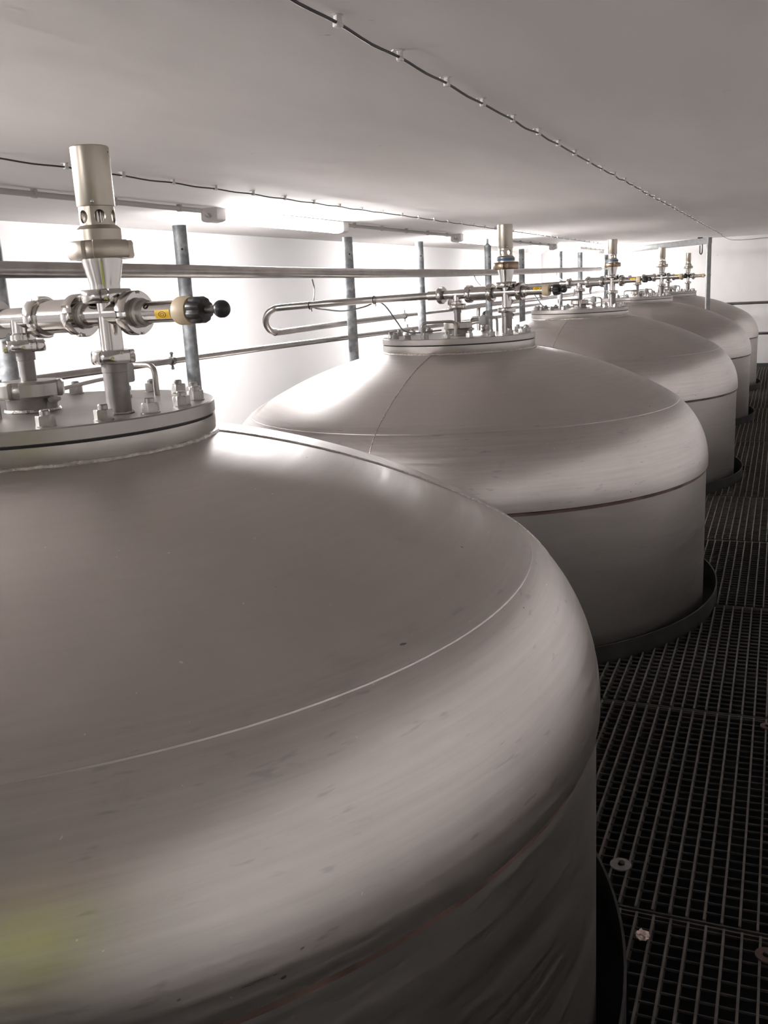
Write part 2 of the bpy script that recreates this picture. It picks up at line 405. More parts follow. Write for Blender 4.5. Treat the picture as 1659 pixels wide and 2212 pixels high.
# ------------------------------------------------------------------ fluorescent lamps and conduit
def lamp_thing():
    root = empty('fluorescent_lamp')
    prof = lambda x0, x1, wd, zt, zb: None
    def section(mb, x0, x1, hw, zt, zb, n=14):
        R = []
        for x in (x0, x1):
            P = [(x, -hw, zt), (x, hw, zt)]
            for i in range(n + 1):
                t = i / n; P.append((x, hw * math.cos(PI * t), (zb + 0.018) + 0.0 - (0.018) * math.sin(PI * t) ** 0.8))
            R.append(P)
        return mb.rings(R)
    LN = 1.58
    section(MB(), 0.085, LN - 0.085, 0.046, -0.004, -0.022).build('housing', 'light_grey_plastic', root)
    section(MB(), 0.085, LN - 0.085, 0.044, -0.022, -0.070).build('diffuser', 'lamp_diffuser', root)
    for x0, x1 in ((0.0, 0.085), (LN - 0.085, LN)):
        section(MB(), x0, x1, 0.047, -0.002, -0.072).build('end_cap', 'light_grey_plastic', root)
    g = MB(); g.lathe([(0.012, 0), (0.012, 0.012), (0.007, 0.018), (0.007, 0.030)], 14, M=Matrix.Translation((0, 0, -0.040)) @ Matrix.Rotation(-PI / 2, 4, 'Y')); g.build('cable_gland', 'grey_plastic', root)
    return root
lamp0 = lamp_thing()
lamp_labels = ['fluorescent ceiling lamp behind the camera, out of the picture', 'fluorescent ceiling lamp over the near tank, left of the picture edge', 'large bright fluorescent ceiling lamp nearest in view, left of the first bare post',
               'bright fluorescent ceiling lamp behind the relief valve of the second tank', 'bright fluorescent ceiling lamp between second and third relief valves', 'farthest fluorescent ceiling lamp, in the bay behind the third relief valve']
for i, x in enumerate(LAMP_X):
    o = lamp0 if i == 0 else copy_tree(lamp0)
    o.location = (x, LAMP_Y, ceil_z(x + .8)); tag(o, lamp_labels[i], 'lamp', 'fluorescent lamps in a row on the ceiling')
cond_labels = ['grey conduit on clips behind the camera, out of the picture', 'grey conduit on clips running from picture edge to the nearest lamp', 'grey conduit on clips between the first and second lamps', 'grey conduit on clips between the second and third lamps', 'short grey conduit on clips running to the farthest lamp']
for i in range(5):
    x0 = LAMP_X[i] + 1.63; x1 = LAMP_X[i + 1] - 0.09
    root = empty('conduit', (x0, LAMP_Y, ceil_z(x0))); tag(root, cond_labels[i], 'conduit', 'conduits between the ceiling lamps')
    P = lambda x, d: Vector((x, LAMP_Y - 0.012, ceil_z(x) - d)) - root.location
    MB().tube([P(x0, .019), P(x1, .019)], 0.0115, 12).build('tube', 'conduit_grey', root)
    MB().tube(spline([P(x1 - .02, .019), P(x1 + .03, .026), P(x1 + .065, .040)], 5), 0.004, 8).build('lead', 'light_grey_plastic', root)
    n = 5
    for k in range(n):
        x = x0 + 0.12 + (x1 - x0 - 0.3) * k / (n - 1)
        m = MB(); m.box((0, 0, -0.004), (0.020, 0.020, 0.008), bev=0.003); m.lathe([(0.0115, -.011), (0.0145, -.011), (0.0145, .011), (0.0115, .011)], 14, M=Matrix.Translation((0, 0, -0.019)) @ AX, closed=True)
        o = m.build('clip', 'conduit_grey', root); o.location = Vector((x, LAMP_Y - 0.012, ceil_z(x))) - root.location

# ------------------------------------------------------------------ tanks
def dome_profile(Rc=1.6, th0=10.0, rk=0.30, r0=0.296, z0=-0.056):
    t0 = math.radians(th0); t = t0
    while r0 + Rc * (math.sin(t) - math.sin(t0)) < TR - rk + rk * math.sin(t): t += 0.0005
    P = []
    for i in range(31):
        a = t0 + (t - t0) * i / 30; P.append((r0 + Rc * (math.sin(a) - math.sin(t0)), z0 + Rc * (math.cos(a) - math.cos(t0))))
    zb = P[-1][1]
    for i in range(1, 31):
        a = t + (PI / 2 - t) * i / 30; P.append((TR - rk + rk * math.sin(a), zb + rk * (math.cos(a) - math.cos(t))))
    return P
DP = dome_profile()
def dome_z(r):
    for (a, za), (b, zb) in zip(DP, DP[1:]):
        if a <= r <= b: return za + (zb - za) * (r - a) / (b - a)
    return DP[-1][1]
SEAM = -0.520
def hexnut_bolt(h=0.015, r=0.0148):
    m = MB()
    hexf = lambda a: math.cos(PI / 6) / math.cos((a % (PI / 3)) - PI / 6) / 1.0
    m.lathe([(0.0155, 0), (0.0155, 0.002)], 16)
    m.polar(hexf, [(r * 1.0, 0.002, 1), (r, 0.002 + h * .88, 1), (r * .90, 0.002 + h, 0.3)], 36)
    m.lathe([(0.0078, 0.002), (0.0078, h + 0.008), (0.0065, h + 0.010)], 12)
    return m.mesh('bolt', 'bolt_steel', angle=30)
BOLT = hexnut_bolt()
def make_tank():
    root = empty('storage_tank')
    Z = ZL
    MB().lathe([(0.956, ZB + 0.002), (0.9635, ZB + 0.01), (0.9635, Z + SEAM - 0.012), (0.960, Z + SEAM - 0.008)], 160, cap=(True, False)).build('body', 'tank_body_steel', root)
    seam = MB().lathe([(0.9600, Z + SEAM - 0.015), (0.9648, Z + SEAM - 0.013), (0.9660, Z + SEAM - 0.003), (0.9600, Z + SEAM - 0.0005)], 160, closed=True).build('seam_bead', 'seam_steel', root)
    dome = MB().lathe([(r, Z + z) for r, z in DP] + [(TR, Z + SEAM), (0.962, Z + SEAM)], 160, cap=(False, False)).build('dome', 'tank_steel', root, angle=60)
    # meridian weld seams of the dome
    for az in (179, 59, -61):
        a = math.radians(az); pts = []
        for i in range(40):
            r = 0.312 + (0.966 - 0.312) * i / 39; r = min(r, 0.9695)
            pts.append((r * math.cos(a) + random.uniform(-.0007, .0007), r * math.sin(a) + random.uniform(-.0007, .0007), Z + dome_z(r) + 0.0002))
        MB().tube(pts, 0.0026, 6).build('weld_seam', 'weld_steel', dome)
    pts = [((0.858) * math.cos(2 * PI * i / 160), 0.858 * math.sin(2 * PI * i / 160), Z + dome_z(0.858) - 0.0014) for i in range(160)]
    MB().tube(pts + pts[:1], 0.0020, 6).build('knuckle_seam', 'tank_steel', dome)
    # flanges
    nf = MB().lathe([(0.285, Z - 0.075), (0.302, Z - 0.060), (0.3065, Z - 0.053), (0.3065, Z - 0.0265), (0.285, Z - 0.0265)], 96, closed=True).build('neck_flange', 'flange_steel', root)
    wpts = [(0.306 * math.cos(2 * PI * i / 120) * (1 + random.uniform(-.004, .004)), 0.306 * math.sin(2 * PI * i / 120) * (1 + random.uniform(-.004, .004)), Z - 0.0575 + random.uniform(-.0012, .0012)) for i in range(121)]
    MB().tube(wpts, [0.0055 + random.uniform(-.001, .0012) for _ in wpts], 8).build('weld_bead', 'weld_steel', nf)
    MB().lathe([(0.0, Z - 0.0265), (0.3025, Z - 0.0265), (0.3025, Z - 0.0225), (0.0, Z - 0.0225)][1:3] , 96).build('gasket', 'black_rubber', root)
    lid = MB().lathe([(0.3060, Z - 0.0225), (0.3075, Z - 0.021), (0.3075, Z - 0.002), (0.3055, Z)], 96).build('lid', 'lid_steel', root)
    for i in range(20):
        a = math.radians(9 + 18 * i)
        inst('bolt', BOLT, lid, Matrix.Translation((0.277 * math.cos(a), 0.277 * math.sin(a), Z)) @ Matrix.Rotation(random.random() * 3, 4, 'Z'))
    for (p0, p1) in (((-0.123, -0.030), (-0.19, 0.085)), ((0.205, -0.105), (0.235, 0.02))):
        hgt = 0.058
        path = fillet([(*p0, Z), (*p0, Z + hgt), (*p1, Z + hgt), (*p1, Z)], 0.020)
        MB().tube(path, 0.0055, 12).build('handle', 'satin_steel', lid)
    return root
tank0 = make_tank()
tank_labels = ['huge nearest steel tank filling the foreground with its domed top', 'second steel tank from the camera, its whole dome and lid in view',
               'third steel tank from the camera, in the middle of the row', 'fourth steel tank from the camera, behind the third dome', 'farthest steel tank, last of the row by the end wall']
ordn = ['nearest', 'second', 'third', 'fourth', 'farthest']
for i, (x, y, z) in enumerate(TANK):
    o = tank0 if i == 0 else copy_tree(tank0)
    o.location = (x, y, z - ZL); tag(o, tank_labels[i], 'tank', 'domed steel tanks in a row')

# toe plate rings round each tank
TOE = MB().lathe([(COLLAR_R - 0.005, -0.035), (COLLAR_R, -0.035), (COLLAR_R, 0.056), (COLLAR_R - 0.005, 0.056)], 160, closed=True).mesh('toe_ring', 'collar_steel')
for i, (x, y, z) in enumerate(TANK):
    o = inst('toe_ring', TOE); o.location = (x, y, 0); tag(o, f'dark steel toe ring on the grating around the {ordn[i]} tank', 'toe plate', 'toe rings around the tanks')

# ------------------------------------------------------------------ pipe fittings on the lids
PHI = 0.1476; UDIR = Vector((-math.sin(PHI), -math.cos(PHI), 0)); RZ = math.atan2(UDIR.y, UDIR.x)
D1 = 0.2144; BX, BY = -0.0176, -0.0049; ZCR = 0.1583
def nut_fn(slots=4, ph=0.0, width=0.20, depth=0.13):
    def f(a):
        t = ((a + ph) / (2 * PI) * slots) % 1.0
        d = abs(t - 0.5)
        return 1 - depth if d < width / 2 else 1.0
    return f
def union_nut(mb, R, h, rin, M=None, ph=0.0, seg=96):
    f = nut_fn(4, ph)
    mb.polar(f, [(rin, 0.0012, 0), (R * .86, 0.0, .0), (R * .95, 0.0, 1), (R, h * .14, 1), (R, h * .86, 1), (R * .95, h, 1), (R * .86, h, .0), (rin, h - 0.0012, 0)], seg, M, closed=True)
    return mb
def T(x, y, z): return Matrix.Translation((x, y, z))
def make_manifold():
    root = empty('pipe_manifold')
    # centre port
    n = MB(); n.lathe([(0.0425, -0.001), (0.0425, 0.027)], 40); n.build('port_neck', 'dull_steel', root)
    wp = [(0.0435 * math.cos(2 * PI * i / 40), 0.0435 * math.sin(2 * PI * i / 40), 0.0015) for i in range(41)]
    MB().tube(wp, [0.004 + random.uniform(-.0012, .0012) for _ in wp], 6).build('weld_bead', 'weld_steel', root)
    m = union_nut(MB(), 0.0565, 0.028, 0.03, T(0, 0, 0.024), 0.4); m.lathe([(0.012, 0.0525), (0.047, 0.0525), (0.050, 0.049), (0.012, 0.046)], 40, closed=True); m.build('port_nut', 'satin_steel', root)
    MB().lathe([(0.0035, .0), (0.0065, 0.0), (0.0065, 0.014), (0.0035, 0.018), (0.0035, 0.022)], 12, M=along_x(0.05, 0.022) ).build('cable_gland', 'grey_plastic', root)
    MB().lathe([(0.0132, 0.047), (0.0132, 0.087), (0.0158, 0.0875), (0.0158, 0.103)], 28).build('riser_pipe', 'dull_steel', root)
    union_nut(MB(), 0.0360, 0.020, 0.015, T(0, 0, 0.102), 0.9).build('union_nut', 'polished_steel', root)
    m = MB(); m.lathe([(0.0215, 0.120), (0.0215, 0.131), (0.018, 0.134), (0.0175, ZCR)], 32); m.lathe([(0.0175, -0.062), (0.0175, 0.050)], 36, M=along_x(0, ZCR))
    m.build('tee', 'polished_steel', root)
    # towards the wall
    union_nut(MB(), 0.0340, 0.020, 0.017, along_x(-0.078, ZCR), 0.3).build('union_nut', 'satin_steel', root)
    MB().lathe([(0.0175, -0.128), (0.0175, -0.076)], 28, M=along_x(0, ZCR)).build('sleeve', 'satin_steel', root)
    # towards the aisle: non-return body between two nuts
    union_nut(MB(), 0.0345, 0.022, 0.018, along_x(0.046, ZCR), 0.35).build('union_nut', 'polished_steel', root)
    MB().lathe([(0.0255, 0.060), (0.0300, 0.066), (0.0300, 0.069), (0.0272, 0.071), (0.0272, 0.136), (0.0300, 0.138), (0.0300, 0.142), (0.024, 0.146)], 40, M=along_x(0, ZCR)).build('check_valve_body', 'polished_steel', root)
    union_nut(MB(), 0.0345, 0.022, 0.018, along_x(0.139, ZCR), 1.1).build('union_nut', 'polished_steel', root)
    MB().lathe([(0.021, 0.158), (0.021, 0.166), (0.0182, 0.168)], 32, M=along_x(0, ZCR)).build('liner', 'satin_steel', root)
    m = MB(); m.lathe([(0.0178, 0.166), (0.0178, 0.266)], 36, M=along_x(0, ZCR)); m.lathe([(0.0178, 0.100), (0.0178, 0.178)], 36, M=T(D1, 0, 0)); m.build('cross', 'polished_steel', root)
    union_nut(MB(), 0.0345, 0.022, 0.018, along_x(0.262, ZCR), 0.75).build('union_nut', 'polished_steel', root)
    # riser under the cross
    MB().lathe([(0.0198, -0.001), (0.0198, 0.067), (0.0212, 0.0675), (0.0212, 0.083)], 32, M=T(D1, 0, 0)).build('riser_pipe', 'dull_steel', root)
    wp = [(D1 + 0.0205 * math.cos(2 * PI * i / 30), 0.0205 * math.sin(2 * PI * i / 30), 0.001) for i in range(31)]
    MB().tube(wp, [0.003 + random.uniform(-.001, .001) for _ in wp], 6).build('weld_bead', 'weld_steel', root)
    union_nut(MB(), 0.0350, 0.021, 0.018, T(D1, 0, 0.081), 0.55).build('union_nut', 'polished_steel', root)
    return root
def make_relief(variant):
    root = empty('relief_valve')            # origin on the cross axis at lid height
    union_nut(MB(), 0.0395, 0.021, 0.018, T(0, 0, 0.176), 0.2).build('union_nut', 'polished_steel', root)
    MB().lathe([(0.0235, 0.195), (0.0235, 0.205), (0.0315, 0.240), (0.0315, 0.246)], 40).build('reducer', 'polished_steel', root)
    union_nut(MB(), 0.0505, 0.027, 0.030, T(0, 0, 0.243), 0.5).build('body_nut', 'bronze_steel' if variant == 1 else 'champagne_steel', root)
    b = MB().lathe([(0.0350, 0.266), (0.0350, 0.287), (0.0278, 0.2935), (0.0200, 0.2935)], 40).build('valve_body', 'champagne_steel', root)
    if variant in (1, 2):
        MB().lathe([(0.0340, 0.2755), (0.0354, 0.2755), (0.0354, 0.2855), (0.0340, 0.2855)], 40, closed=True).build('blue_band', 'blue_band', b)
    # cage with round ports
    m = MB(); ro, ri, z0, z1, nh = 0.0270, 0.0235, 0.292, 0.322, 6
    zc = (z0 + z1) / 2 - .001; hz = 0.0100; ha = 0.0088 / ro
    for h in range(nh):
        a0 = 2 * PI * h / nh + 0.838; aw = PI / nh; NN = 24; outer = []; inner = []
        for i in range(NN):
            t = 2 * PI * i / NN; c, s = math.cos(t), math.sin(t); k = 1 / max(abs(c), abs(s))
            outer.append((a0 + aw * c * k, zc + 0 + ((z1 - zc) if s > 0 else (zc - z0)) * s * k)); inner.append((a0 + ha * c, zc + hz * s))
        pt = lambda r, q: (r * math.cos(q[0]), r * math.sin(q[0]), q[1])
        mid = [((o[0] + n_[0]) / 2, (o[1] + n_[1]) / 2) for o, n_ in zip(outer, inner)]
        V = [pt(ro, q) for q in outer] + [pt(ro, q) for q in mid] + [pt(ro, q) for q in inner] + [pt(ri, q) for q in inner] + [pt(ri, q) for q in outer]
        F = []
        for rg in range(4):
            for i in range(NN): F.append((rg * NN + i, rg * NN + (i + 1) % NN, (rg + 1) * NN + (i + 1) % NN, (rg + 1) * NN + i))
        m.add(V, F)
    m.build('ported_cage', 'champagne_steel', root)
    MB().lathe([(0.0085, 0.290), (0.0085, 0.324)], 16).build('spindle', 'polished_steel', root)
    cap = MB().lathe([(0.0240, 0.3205), (0.0285, 0.3215), (0.0290, 0.3225), (0.0290, 0.408), (0.0275, 0.4095), (0.0255, 0.4095), (0.0250, 0.405), (0.0, 0.405)][:7], 48).build('cap', 'champagne_steel', root)
    a = math.radians(-150)
    MB().lathe([(0.0030, 0), (0.0030, 0.0015), (0.0022, 0.002)], 12, M=T(0.0288 * math.cos(a), 0.0288 * math.sin(a), 0.3275) @ Matrix.Rotation(a, 4, 'Z') @ AX).build('screw', 'polished_steel', cap)
    a = math.radians(-75)
    MB().lathe([(0.0012, 0), (0.0012, 0.0006)], 8, M=T(0.0288 * math.cos(a), 0.0288 * math.sin(a), 0.400) @ Matrix.Rotation(a, 4, 'Z') @ AX).build('vent_hole', 'black_rubber', cap)
    return root
def make_sampler(variant):
    root = empty('sampling_valve')          # x runs towards the aisle, origin at the centre of the lid
    MB().lathe([(0.0225, 0.283), (0.0225, 0.289), (0.0190, 0.291), (0.0190, 0.300), (0.0163, 0.302)], 32, M=along_x(0, ZCR)).build('ferrule', 'satin_steel', root)
    tube = MB().lathe([(0.0163, 0.298), (0.0163, 0.372)], 36, M=along_x(0, ZCR)).build('barrel', 'polished_steel', root)
    a = math.radians(35)
    M0 = T(0.311, 0.0160 * math.sin(-PI / 2 + a) , ZCR + 0.0160 * math.cos(-PI / 2 + a) + .0)
    nrm = Vector((0, -math.cos(a), math.sin(a)))
    q = nrm.to_track_quat('Z', 'Y').to_matrix().to_4x4()
    MB().lathe([(0.0030, 0), (0.0048, 0), (0.0048, 0.0014), (0.0030, 0.0014)], 18, M=Matrix.Translation(Vector((0.311, 0, ZCR)) + nrm * 0.0158) @ q, closed=True).build('port_ring', 'inner_dark', tube)
    # curved yellow sticker with a dark printed ring
    def patch(x0, x1, a0, a1, r, n=10):
        m = MB(); V = []; F = []
        for i in range(n + 1):
            t = a0 + (a1 - a0) * i / n
            for x in (x0, x1):
                V.append((x, -r * math.cos(t), ZCR + r * math.sin(t)))
        for i in range(n): F.append((2 * i, 2 * i + 1, 2 * i + 3, 2 * i + 2))
        m.add(V, F); return m
    sa = math.radians(-14) if variant == 0 else math.radians(28)
    patch(0.331, 0.361, sa - 0.42, sa + 0.42, 0.01665).build('sticker', 'yellow_label', tube)
    m = MB()
    for i in range(18):
        for rr0, rr1 in ((0.0040, 0.0048), (0.0018, 0.0024)):
            t0 = 2 * PI * i / 18; t1 = 2 * PI * (i + 1) / 18; V = []
            for t, rr in ((t0, rr0), (t1, rr0), (t1, rr1), (t0, rr1)):
                aa = sa + rr * math.sin(t) / 0.0168; V.append((0.346 + rr * 1.6 * math.cos(t), -0.0168 * math.cos(aa), ZCR + 0.0168 * math.sin(aa)))
            m.add(V, [(0, 1, 2, 3)])
    m.build('sticker_print', 'label_ink', tube)
    pull = 0.0 if variant == 0 else 0.014
    MB().lathe([(0.0160, 0.366), (0.0200, 0.367), (0.0212, 0.370), (0.0212, 0.386), (0.0195, 0.392), (0.010, 0.393)], 36, M=along_x(0, ZCR)).build('cream_ring', 'cream_plastic', root)
    star = lambda a: 1 - 0.13 * (0.5 + 0.5 * math.cos(8 * a)) ** 2
    MB().lathe([(0.006, 0.385), (0.006, 0.440)], 12, M=along_x(pull * .4, ZCR)).build('stem', 'dull_steel', root)
    MB().polar(star, [(0.0185, 0.394 + pull, 1), (0.0205, 0.397 + pull, 1), (0.0205, 0.412 + pull, 1), (0.0175, 0.419 + pull, 1), (0.010, 0.421 + pull, 0)], 64, M=along_x(0, ZCR)).build('star_knob', 'black_plastic', root)
    MB().sphere((0, 0, 0), 0.0132, M=T(0.450 - (0.002 if variant else 0) , 0, ZCR)).build('ball_handle', 'ball_plastic', root)
    return root
def make_sensor():
    root = empty('level_sensor')            # tank coordinates, origin at its foot on the lid
    MB().lathe([(0.014, 0), (0.014, 0.006), (0.010, 0.008), (0.010, 0.014), (0.0135, 0.0145), (0.0135, 0.022), (0.009, 0.023), (0.009, 0.030)], 24).build('nipple', 'satin_steel', root)
    b = MB(); b.box((0, 0, 0.047), (0.038, 0.036, 0.036), bev=0.008); b.build('head', 'grey_plastic', root)
    MB().box((0, 0, 0.067), (0.020, 0.020, 0.004), bev=0.003).build('cover', 'grey_plastic', root)
    MB().tube(spline([(0.0, 0.018, 0.040), (-0.03, 0.04, 0.036), (-0.09, 0.055, 0.030), (-0.135, 0.055, 0.026)], 6), 0.0036, 8).build('cable', 'light_grey_plastic', root)
    return root
man0 = make_manifold(); relief = {k: make_relief(k) for k in (0, 1)}; samp = {k: make_sampler(k) for k in (0, 1)}; sens0 = make_sensor()
used = set()
def take(o):
    if o.name in used: return copy_tree(o)
    used.add(o.name); return o
for i, (x, y, z) in enumerate(TANK):
    base = Vector((x + BX, y + BY, z))
    o = take(man0); o.location = base; o.rotation_euler = (0, 0, RZ)
    tag(o, f'polished steel pipe manifold with tee, cross and union nuts on the {ordn[i]} tank lid', 'pipework', 'pipe manifolds on the tank lids')
    o = take(relief[1 if i in (1, 2) else 0]); p = base + UDIR * D1; o.location = p; o.rotation_euler = (0, 0, 0.0 if i else 0.0)
    tag(o, f'upright brownish steel relief valve with round ports on the {ordn[i]} tank' + (', blue band' if i in (1, 2) else ''), 'valve', 'relief valves on the tanks')
    o = take(samp[0 if i == 0 else 1]); o.location = base; o.rotation_euler = (0, 0, RZ)
    tag(o, f'steel sampling valve with cream ring, black star knob and ball on the {ordn[i]} tank', 'valve', 'sampling valves on the tanks')
    o = take(sens0); o.location = (x + 0.165, y - 0.06, z)
    tag(o, f'small grey sensor head standing on the {ordn[i]} tank lid', 'sensor', 'sensor heads on the lids')

# transfer pipes with a return bend behind each tank
pipe_names = ['behind the nearest tank, mostly out of view', 'with its return bend in full view behind the second tank', 'behind the second relief valve, belonging to the third tank', 'behind the third relief valve, belonging to the fourth tank', 'reaching back from the farthest tank']
for i, (x, y, z) in enumerate(TANK):
    start = Vector((x + BX, y + BY, z + ZCR)) - UDIR * 0.126
    root = empty('transfer_pipe', start); tag(root, f'thin steel transfer pipe {pipe_names[i]}', 'pipe', 'transfer pipes from the tank lids')
    dz = z - TANK[1][2]
    path = [start, Vector((x - 0.035, 1.66, 1.197 + dz)), Vector((x - 0.038, 1.97, 1.188 + dz))]
    path += [Vector((x - 0.048, 2.025, 1.180 + dz)), Vector((x - 0.052, 2.055, 1.157 + dz)), Vector((x - 0.040, 2.07, 1.125 + dz)), Vector((x + 0.005, 2.08, 1.095 + dz)), Vector((x + 0.07, 2.088, 1.082 + dz)), Vector((x + 0.14, 2.092, 1.077 + dz))]
    yl = 2.13
    if i == 0:
        p_ = [start, Vector((x - 0.035, 1.66, 1.197 + dz)), Vector((x - 0.038, 2.29, 1.188 + dz)), Vector((x - 0.04, 2.29, -0.02))]
        MB().tube([p - start for p in fillet(p_, 0.06)], 0.0142, 16).build('tube', 'pipe_steel', root); continue
    xe = min(x + 2.1, 12.9) if i != 1 else x + 1.78
    MB().tube([p - start for p in spline(path + [Vector((x + 0.9, yl, 1.081 + dz)), Vector((xe, yl, 1.083 + dz))], 6)], 0.0142, 16).build('tube', 'pipe_steel', root)
    for xc in (x + 1.765,):
        if xc < xe + .01:
            cl = MB(); cl.lathe([(0.0150, -.008), (0.0175, -.008), (0.0175, .008), (0.0150, .008)], 16, M=T(xc, yl, 1.083 + dz) @ AX, closed=True); cl.box((xc, yl, 1.083 + dz + 0.024), (0.012, 0.003, 0.022)); cl.box((xc, yl, 1.083 + dz - 0.024), (0.012, 0.003, 0.022))
            c = cl.build('pipe_clamp', 'dull_steel', root); c.location = -start
# slimmer continuation running on behind the posts
cp = MB(); cp.tube([(5.43, 2.17, 1.083), (12.8, 2.17, 1.09)], 0.010, 12)
tag(cp.build('slim_pipe', 'pipe_steel'), 'slim steel pipe running level behind the posts, past the second tank', 'pipe')

# ------------------------------------------------------------------ posts, header pipe, wall pipes
posts = [(2.08, 1.50), (3.0, 1.504), (4.465, 1.510), (5.501, 1.517), (6.958, 1.531), (7.953, 1.525), (9.45, 1.539), (10.47, 1.545), (12.105, 1.542)]
post_labels = ['galvanised post cut by the left edge, behind the nearest manifold', 'galvanised steel post right of the nearest relief valve, tallest in view', 'galvanised steel post just right of the nearest lamp', 'galvanised post left of the second manifold, a small hole near its top',
               'galvanised post with a narrow stud on top, left of the second relief valve', 'galvanised post just right of the second relief valve', 'galvanised post beside the white column, small hole in it', 'galvanised post left of the third relief valve, near the pipe end', 'galvanised post hidden partly by the third relief valve']
for i, (x, zt) in enumerate(posts):
    root = empty('support_post', (x, 2.05, 0)); tag(root, post_labels[i], 'post', 'galvanised posts behind the tanks')
    m = MB(); m.lathe([(0.0225, -0.02), (0.0252, -0.02), (0.0252, zt), (0.0225, zt), (0.0225, zt - 0.05)], 32, cap=(True, True)); m.build('tube', 'galvanised', root)
    MB().lathe([(0.031, -0.008), (0.031, 0.003), (0.027, 0.006)], 24).build('foot_plate', 'galvanised', root)
    a = math.radians(-140)
    MB().lathe([(0.0042, 0), (0.0042, 0.0008)], 12, M=T(0.0250 * math.cos(a), 0.0250 * math.sin(a), zt - 0.085) @ Matrix.Rotation(a, 4, 'Z') @ AX).build('hole', 'black_rubber', root)
    if i == 4: MB().lathe([(0.025, zt), (0.013, zt + 0.012), (0.010, zt + 0.014), (0.010, zt + 0.050)], 16).build('stud', 'galvanised', root)
    if i in (1, 2, 3, 5): MB().lathe([(0.007, 0), (0.007, 0.012), (0.004, 0.014)], 6, M=T(0.024, 0, 1.018) @ AX).build('screw', 'bolt_steel', root)
hp = empty('header_pipe', (2.0, 2.0, 1.34)); tag(hp, 'long thick steel pipe running level in front of the posts', 'pipe')
hpts = [(-1.5, 1.995, 1.348), (2.047, 1.995, 1.342), (4.37, 1.995, 1.330), (6.19, 1.995, 1.330), (8.5, 1.995, 1.345), (11.40, 1.995, 1.370)]
MB().tube([Vector(p) - hp.location for p in spline(hpts, 6)], 0.0235, 20).build('tube', 'pipe_steel', hp)
MB().sphere((0, 0, 0), 0.0235, 20, 10, M=T(*(Vector((11.40, 1.995, 1.370)) - hp.location)), sc=(.5, 1, 1)).build('end_cap', 'pipe_steel', hp)
MB().tube([Vector((11.40, 1.995, 1.372)) - hp.location, Vector((12.09, 2.02, 1.375)) - hp.location], 0.006, 8).build('end_rod', 'pipe_steel', hp)
wp_ = empty('wall_pipe', (2.0, 2.11, 1.02)); tag(wp_, 'steel pipe sloping gently behind the posts, lowest of the level pipes', 'pipe')
MB().tube([Vector(p) - wp_.location for p in ((-1.5, 2.11, 1.03), (2.159, 2.11, 1.022), (3.605, 2.11, 1.016), (5.615, 2.11, 0.998), (12.6, 2.11, 0.97))], 0.0125, 16).build('tube', 'pipe_steel', wp_)
for xc, zc_ in ((2.955, 1.018), (5.40, 1.0), (7.85, .99)):
    cl = MB(); cl.lathe([(0.0130, -.009), (0.0160, -.009), (0.0160, .009), (0.0130, .009)], 16, M=AX, closed=True); cl.box((0, 0, 0.022), (0.012, 0.003, 0.022)); cl.box((0, 0, -0.022), (0.012, 0.003, 0.022))
    cl.lathe([(0.004, -.006), (0.004, .006)], 8, M=T(0, 0, .028) @ Matrix.Rotation(PI / 2, 4, 'X')); cl.lathe([(0.004, -.006), (0.004, .006)], 8, M=T(0, 0, -.028) @ Matrix.Rotation(PI / 2, 4, 'X'))
    o = cl.build('pipe_clamp', 'dull_steel', wp_); o.location = Vector((xc, 2.11, zc_)) - wp_.location
# risers with elbows behind the second tank
for k, (x, y, zt, xr, lab) in enumerate(((7.17, 2.20, 1.096, 9.2, 'taller steel riser with an elbow behind the second sensor head'), (7.30, 2.20, 1.037, 9.2, 'shorter steel riser with an elbow behind the second sensor head'))):
    m = MB(); m.tube(fillet([(x, y, -0.02), (x, y, zt), (xr, y, zt + 0.006)], 0.07), 0.0142, 14)
    tag(m.build('riser_pipe', 'pipe_steel'), lab, 'pipe', 'risers behind the posts')

# control cables dropping from the header pipe to the lids
for i in (1, 2, 3):
    x, y, z = TANK[i]; dz = z - TANK[1][2]; ox = x - TANK[1][0]
    pts = [(3.925, 1.99, 1.303), (3.90, 1.97, 1.26), (3.70, 1.875, 1.215), (3.645, 1.85, 1.182), (3.65, 1.80, 1.170), (3.65, 1.71, 1.160), (3.645, 1.61, 1.174), (3.64, 1.555, 1.192), (3.65, 1.52, 1.172), (3.66, 1.475, 1.105), (3.66, 1.445, 1.068), (3.66, 1.39, 1.058), (3.655, 1.28, 1.066)]
    root = empty('control_cable', (x, y, z)); tag(root, f'thin grey control cable hanging from the thick pipe to the {ordn[i]} tank lid', 'cable', 'control cables to the lids')
    MB().tube([Vector((px + ox, py, pz + (dz if k > 0 else 0))) - root.location for k, (px, py, pz) in [(k, p) for k, p in enumerate(spline(pts, 5))]], 0.0033, 8).build('lead', 'cable_grey', root)
    for ty, tz in ((1.85, 1.190), (1.553, 1.199)):
        m = MB(); m.lathe([(0.0148, -.002), (0.0175, -.002), (0.0175, .002), (0.0148, .002)], 18, M=Matrix.Rotation(PI / 2, 4, 'X'), closed=True); m.box((0.012, 0, -0.016), (0.002, 0.003, 0.02))
        o = m.build('cable_tie', 'cable_black', root); o.location = Vector((x - 0.037, ty, tz + dz)) - root.location
